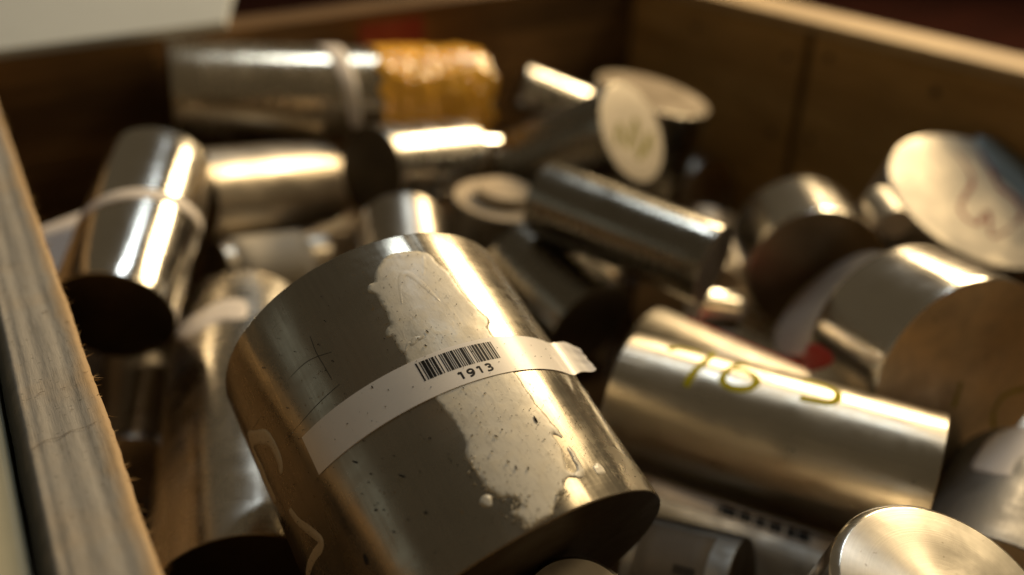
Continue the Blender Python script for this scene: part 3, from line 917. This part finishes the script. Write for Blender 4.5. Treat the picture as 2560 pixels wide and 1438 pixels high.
# label strip with its loose end
def label_strip():
    th0, th1 = 2.537, .80
    hL = .00034
    r = rA

    def ztop(a):
        return .0423 + (2.54 - a) / (2.54 - .73) * .0024

    def zbot(a):
        return .0545 + (2.54 - a) / (2.54 - .73) * .0028
    nt, nf, nz = 90, 16, 8
    P0 = []
    for i in range(nt + 1):
        a = th0 + (th1 - th0) * i / nt
        P0.append((Vector((math.cos(a), math.sin(a), 0)) * (r + hL), ztop(a), zbot(a), Vector((math.cos(a), math.sin(a), 0))))
    nrm = Vector((math.cos(th1), math.sin(th1), 0))
    tg = Vector((math.sin(th1), -math.cos(th1), 0))
    fl_len = .0088
    for i in range(1, nf + 1):
        s = fl_len * i / nf
        k = i / nf
        bend = .0052 * k ** 1.6
        P0.append((P0[nt][0] + tg * s + nrm * bend, ztop(th1) + .0016 * k ** 3 + (.003 * max(0, k - .72) / .28), zbot(th1) + .0004 * k + .0008 * math.sin(k * 9) * k, nrm))
    V, F = [], []
    n = len(P0)
    for side in (0, 1):
        for i, (c, za, zb, nn) in enumerate(P0):
            for j in range(nz + 1):
                z = za + (zb - za) * j / nz
                e = 0
                if i > nt:
                    k = (i - nt) / nf
                    e = .0002 * k * noise.noise(Vector((i * .5, j * .8, 2))) + .0010 * k * k * max(0, j / nz - .5)
                    c2 = c + tg * (.0007 * k ** 3 * noise.noise(Vector((1, j * .9, 7))))
                else:
                    c2 = c
                p = c2 + nn * (e - side * (.00006 if i > nt else .0004 * min(1, (n - i) / 8)))
                V.append((p.x, p.y, z))
    q = n * (nz + 1)
    for i in range(n - 1):
        for j in range(nz):
            a = i * (nz + 1) + j
            F.append((a, a + 1, a + nz + 2, a + nz + 1))
            F.append((q + a, q + a + nz + 1, q + a + nz + 2, q + a + 1))
        a = i * (nz + 1)
        F.append((a, a + nz + 1, q + a + nz + 1, q + a))
        a += nz
        F.append((a, q + a, q + a + nz + 1, a + nz + 1))
    for j in range(nz):
        F.append((j, q + j, q + j + 1, j + 1))
        a = (n - 1) * (nz + 1) + j
        F.append((a, a + 1, q + a + 1, q + a))
    lab = mesh_obj("barcode_label", V, F, m_label, A)
    bm = bmesh.new()
    bm.from_mesh(lab.data)
    bmesh.ops.recalc_face_normals(bm, faces=bm.faces)
    for e in bm.edges:
        if len(e.link_faces) == 2 and e.calc_face_angle(0) > .7:
            e.smooth = False
    bm.to_mesh(lab.data)
    bm.free()
    # bars of the code
    bars = [(0, 22), (50, 15), (76, 46), (130, 36), (180, 15), (206, 36), (262, 14), (310, 15), (337, 14), (364, 38), (412, 14), (437, 14), (462, 36), (512, 15), (540, 15), (568, 14), (594, 40), (642, 14), (668, 13), (712, 13), (738, 13), (764, 32), (806, 36), (856, 36), (905, 12), (930, 30), (975, 12), (1000, 26), (1040, 14)]
    a0, a1, span = 1.792, 1.333, 1054.0
    VV, FF = [], []
    rr = r + hL + .00004
    for s, w in bars:
        aa, ab = a0 + (a1 - a0) * s / span, a0 + (a1 - a0) * (s + w) / span
        b = len(VV)
        zt = lambda a: .04436 + (1.792 - a) / .459 * .00100
        zb = lambda a: .05036 + (1.792 - a) / .459 * .00100
        for a in (aa, (aa + ab) / 2, ab):
            VV.append((rr * math.cos(a), rr * math.sin(a), zt(a)))
            VV.append((rr * math.cos(a), rr * math.sin(a), zb(a)))
        FF += [(b, b + 1, b + 3, b + 2), (b + 2, b + 3, b + 5, b + 4)]
    mesh_obj("barcode", VV, FF, m_ink, lab, smooth=False)
    # the number under it: bold sans figures
    glyph = {
        '1': [[(.10, .80), (.30, .97)], [(.34, 1.0), (.34, .5), (.34, 0)]],
        '9': [[(.52, .66), (.47, .85), (.30, .94), (.13, .86), (.08, .68), (.14, .50), (.30, .43), (.46, .52), (.52, .68), (.50, .40), (.40, .17), (.25, .06), (.10, .05)]],
        '3': [[(.08, .86), (.24, .95), (.42, .90), (.48, .74), (.40, .58), (.22, .53)], [(.22, .53), (.42, .49), (.52, .30), (.44, .11), (.24, .05), (.06, .11)]],
    }
    a_s, a_e, z_b, h_t = 1.628, 1.404, .05440, .0024
    wtot = 4 * .76
    for k, ch in enumerate("1913"):
        num = None
        for st in glyph[ch]:
            pts = []
            for x, y in st:
                a = a_s + (a_e - a_s) * (k * .76 + x + .05) / wtot
                pts.append((a, z_b - y * h_t + k * .00006))
            stroke(lab, "figure_stroke", r + hL, pts, .00066, m_ink, .00006, seed=k)


label_strip()

# --- the satin bar with yellow marker
B = bar("B", "long satin bar with yellow marker figures 76 and 5, right of the barcode stub", m_B, f_brown, parts=True, ch=.0004, segs=160)
rB = BARS["B"][2]
for nm, w in (("n7a", .0032), ("n7b", .0030), ("n6", .0030), ("n5", .0030)):
    stroke(B, "marker_figure", rB, MARK[nm], w, m_yellow, .00005, seed=len(nm))

# --- bottom right bar, turned face up
def chamfer_profile(ch, inner):
    def f(r, L):
        pts = [(0, 0), (r * .3, 0), (r * .6, 0), (r - ch, 0), (r - ch * .9, .00005), (r - .0001, ch * inner), (r, ch * inner + .0003)]
        for k in range(1, 8):
            pts.append((r, ch * inner + .0003 + (L - ch * inner - .001) * k / 8))
        pts += [(r, L - .0006), (r - .0006, L), (r * .5, L), (0, L)]
        return pts
    return f


bar("C", "bright bar at the lower right, its turned face up with a chamfered rim", m_mirror, f_bright, profile=chamfer_profile(.0022, .8), segs=192)
D_ = bar("D", "stub with a white tape piece, right of the yellow-marked bar's end", m_dusk, f_brown, parts=True)
film(D_, "tape", BARS["D"][2], MARK["D_tape"], m_tape, .0002, step=.0008, grid=.002, jit=0, seed=6)
E_ = bar("E", "thick polished stub with a brown cut end and faint marker, right edge", m_mirror, f_brown, parts=True, segs=160)
LE = frame_of("E")[2]
stroke(E_, "marker_figure", 1, MARK["E1"], .0022, m_olive, .00005, wrap=False, z0=LE)
stroke(E_, "marker_figure", 1, MARK["E0"], .0022, m_olive, .00005, wrap=False, z0=LE)
film(E_, "red_patch", BARS["E"][2], MARK["E_red"], m_redlab, .00012, step=.001, grid=.003, jit=0, seed=9)
bar("F", "thin grey disc leaning behind the thick polished stub", m_soft, f_satin)
bar("G", "short stub with a dark end, between the dark bar and the cream-topped one", m_mirror, f_dark)
H_ = bar("H", "wide upright bar with cream top face and red scribbles, by the right wall", m_dull, f_pale, parts=True, segs=160)
LH = frame_of("H")[2]
stroke(H_, "red_scribble", 1, MARK["H1"], .0028, m_redpen, .00006, wrap=False, z0=LH, taper=.6)
stroke(H_, "red_scribble", 1, MARK["H2"], .0030, m_redpen, .00006, wrap=False, z0=LH + .0001, taper=.4)
film(H_, "grey_blue_area", 1, MARK["Hpatch"], m_blue, .00015, wrap=False, z0=LH, step=.003, grid=.006, jit=0)  # grey-blue area over part of the end face
bar("I", "slim dark bar slanting down behind the yellow-marked bar", m_dark, f_dark)
K_ = bar("K", "bar with a pale oval end marked in olive pen, near the back", m_dark, f_pale, parts=True)
stroke(K_, "marker_scribble", 1, MARK["K"], .0035, m_olive, .00006, wrap=False, z0=frame_of("K")[2])
bar("L", "stout upright bar with a tan top face behind the olive-marked end", m_dark, f_tan)
bar("M", "slim bar with a bright streak in the far corner, right of the amber tape", m_soft, f_dark)


def boss_profile(r, L):
    # small boss on top of a shoulder (the boss end is z = 0)
    h = .007
    rb = r * .55
    return [(0, 0), (rb - .0006, 0), (rb, .0006), (rb, h), (rb + .0003, h), (r - .0008, h), (r, h + .0008), (r, L - .001), (r - .001, L), (0, L)]


bar("N", "tan turned stub with a raised boss, left of the slim dark bar", m_dull, f_tan2, profile=boss_profile)
bar("O", "stub with a black end face and a white-hot streak, near the back", m_soft, f_black)
P_ = bar("P", "long bar along the back wall with amber tape round its right end", m_pipe, f_black, parts=True)
rP, LP = BARS["P"][2], frame_of("P")[2]
band(P_, "white_tape", rP, 1.2, 3.6, lambda a: .098 + .0085 * (a - 2), lambda a: .112 + .0045 * (a - 2), m_tape, .0003)
band(P_, "amber_tape", rP, 0, 2 * math.pi, .132, LP - .0012, m_amber, .0004, 220, 80, .0026, 3.0, .010, .0008)
bar("Q", "satin bar behind the taped bar by the left rail", m_satin2, f_dark)
R_ = bar("R", "shiny bar with a narrow white tape ring and black end, by the left rail", m_mirror, f_black, parts=True, segs=160)
rR = BARS["R"][2]
band(R_, "tape_ring", rR, -1.2, 2.9, lambda a: .0405 + .0072 * (a + .4) if a < 2.2 else .0592, lambda a: .0470 + .0080 * (a + .4) if a < 2.2 else .0678, m_tape, .0003)
T_ = bar("T", "thick bar with a white tape strip, lower left beside the barcode stub", m_soft, f_black, parts=True, segs=160)
film(T_, "tape", BARS["T"][2], MARK["T_tape"], m_tape, .0003, step=.001, grid=.003, jit=0, seed=8)
bar("U", "small bright stub at the bottom edge in front of the barcode stub", m_mirror, f_pale, profile=lambda r, L: [(0, 0), (r - .001, 0), (r, .001), (r, L - .0015), (r - .0015, L), (r * .5, L), (0, L)])
V_ = bar("V", "dark stub with a label coloured as in shade at the bottom edge, right of the barcode stub", m_dusk, f_black, parts=True)
rV = BARS["V"][2]
vl = band(V_, "label", rV, 1.35, 2.7, .004, .030, m_shaded2, .0002)
for k in range(5):
    band(vl, "print", rV + .0002, 2.05 + k * .03, 2.07 + k * .03, .019, .027, m_ink, .00005, 3, 1)
W_ = bar("W", "dark bar below the yellow-marked one, with a white barcode strip coloured as in shade", m_dusk, f_dark, parts=True)
rW = BARS["W"][2]
wl = band(W_, "label", rW, .72, 1.55, .0005, .082, m_shaded, .0002, 24, 8)
for z0, z1 in MARK["W_blocks"]:
    band(wl, "print", rW + .0002, .98, 1.46, z0, z1, m_ink, .00005, 10, 1)
bar("X", "dark shiny bar behind the barcode stub's right shoulder", m_dark, f_dark)
Y_ = bar("Y", "pale bar with a red edge lying behind the yellow-marked bar", m_matte, f_dark, parts=True)
band(Y_, "red_label", BARS["Y"][2], .55, 1.15, .015, .080, m_redlab, .0002)
Z_ = bar("Z1", "dull bar wrapped in a grey-tan label, under the satin bar at left", m_dull, f_dark, parts=True)
band(Z_, "label", BARS["Z1"][2], .3, 3.4, .006, .052, m_tape2, .0003)
bar("Z2", "short bar with a bright streak just behind the barcode stub", m_dull, f_dark)
bar("BB", "tiny bright stub by the lower end of the slim dark bar", m_mirror, f_satin)
bar("CC", "small warm-lit stub left of the cream-topped upright bar", m_matte, f_satin)
bar("DD", "tiny bright stub under the amber tape", m_mirror, f_satin)
bar("GG", "slim dull bar deep in the gap beside the left rail", m_dull, f_brown)

# paper slip in the gap by the left panel
V = [(-.009, .404, GROUND - .1966), (.006, .404, GROUND - .1982), (.0024, .4794, GROUND - .2013), (.034, .4989, GROUND - .2039)]
V2 = [(x, y, z - .0003) for x, y, z in V]
sl = mesh_obj("paper_slip", V + V2, [(0, 1, 3, 2), (4, 6, 7, 5), (0, 2, 6, 4), (1, 5, 7, 3), (0, 4, 5, 1), (2, 3, 7, 6)], m_tape, smooth=False)
tag(sl, "pale paper slip lying between the left rail and the taped bar", "paper slip")

# ------------------------------------------------------------------ lower layer lying on the crate floor, seen only in the gaps
DEEP = {
    "S0": ("dull bar on the crate floor below the brown-ended thick stub", m_dull),
    "S1": ("dull bar on the crate floor under the small bottom-edge stub", m_soft),
    "S2": ("dark bar on the crate floor in the far right corner", m_dark),
    "S3": ("satin bar on the crate floor under the black-ended far stub", m_soft),
    "S4": ("dull bar on the crate floor right of the slim dark bar", m_dull),
    "S5": ("satin bar on the crate floor below the amber tape", m_soft),
    "S6": ("dull bar on the crate floor under the long taped back bar", m_dull),
    "S8": ("dark bar on the crate floor right behind the barcode stub", m_dark),
    "S7": ("dull bar on the crate floor under the olive-marked bar", m_dull),
    "S11": ("satin bar on the crate floor by the white-taped right stub", m_soft),
    "S10": ("dark bar on the crate floor against the back wall's right half", m_dark),
    "S12": ("dull bar on the crate floor directly under the barcode stub", m_dull),
    "S13": ("dark bar on the crate floor in the far left corner", m_dark),
    "S14": ("satin bar on the crate floor under the short dark-ended stub", m_soft),
    "S15": ("dull bar on the crate floor under the bright chamfered bar", m_dull),
}
for k, (lab, mt) in DEEP.items():
    if k in BARS:
        bar(k, lab, mt, f_brown, segs=96)
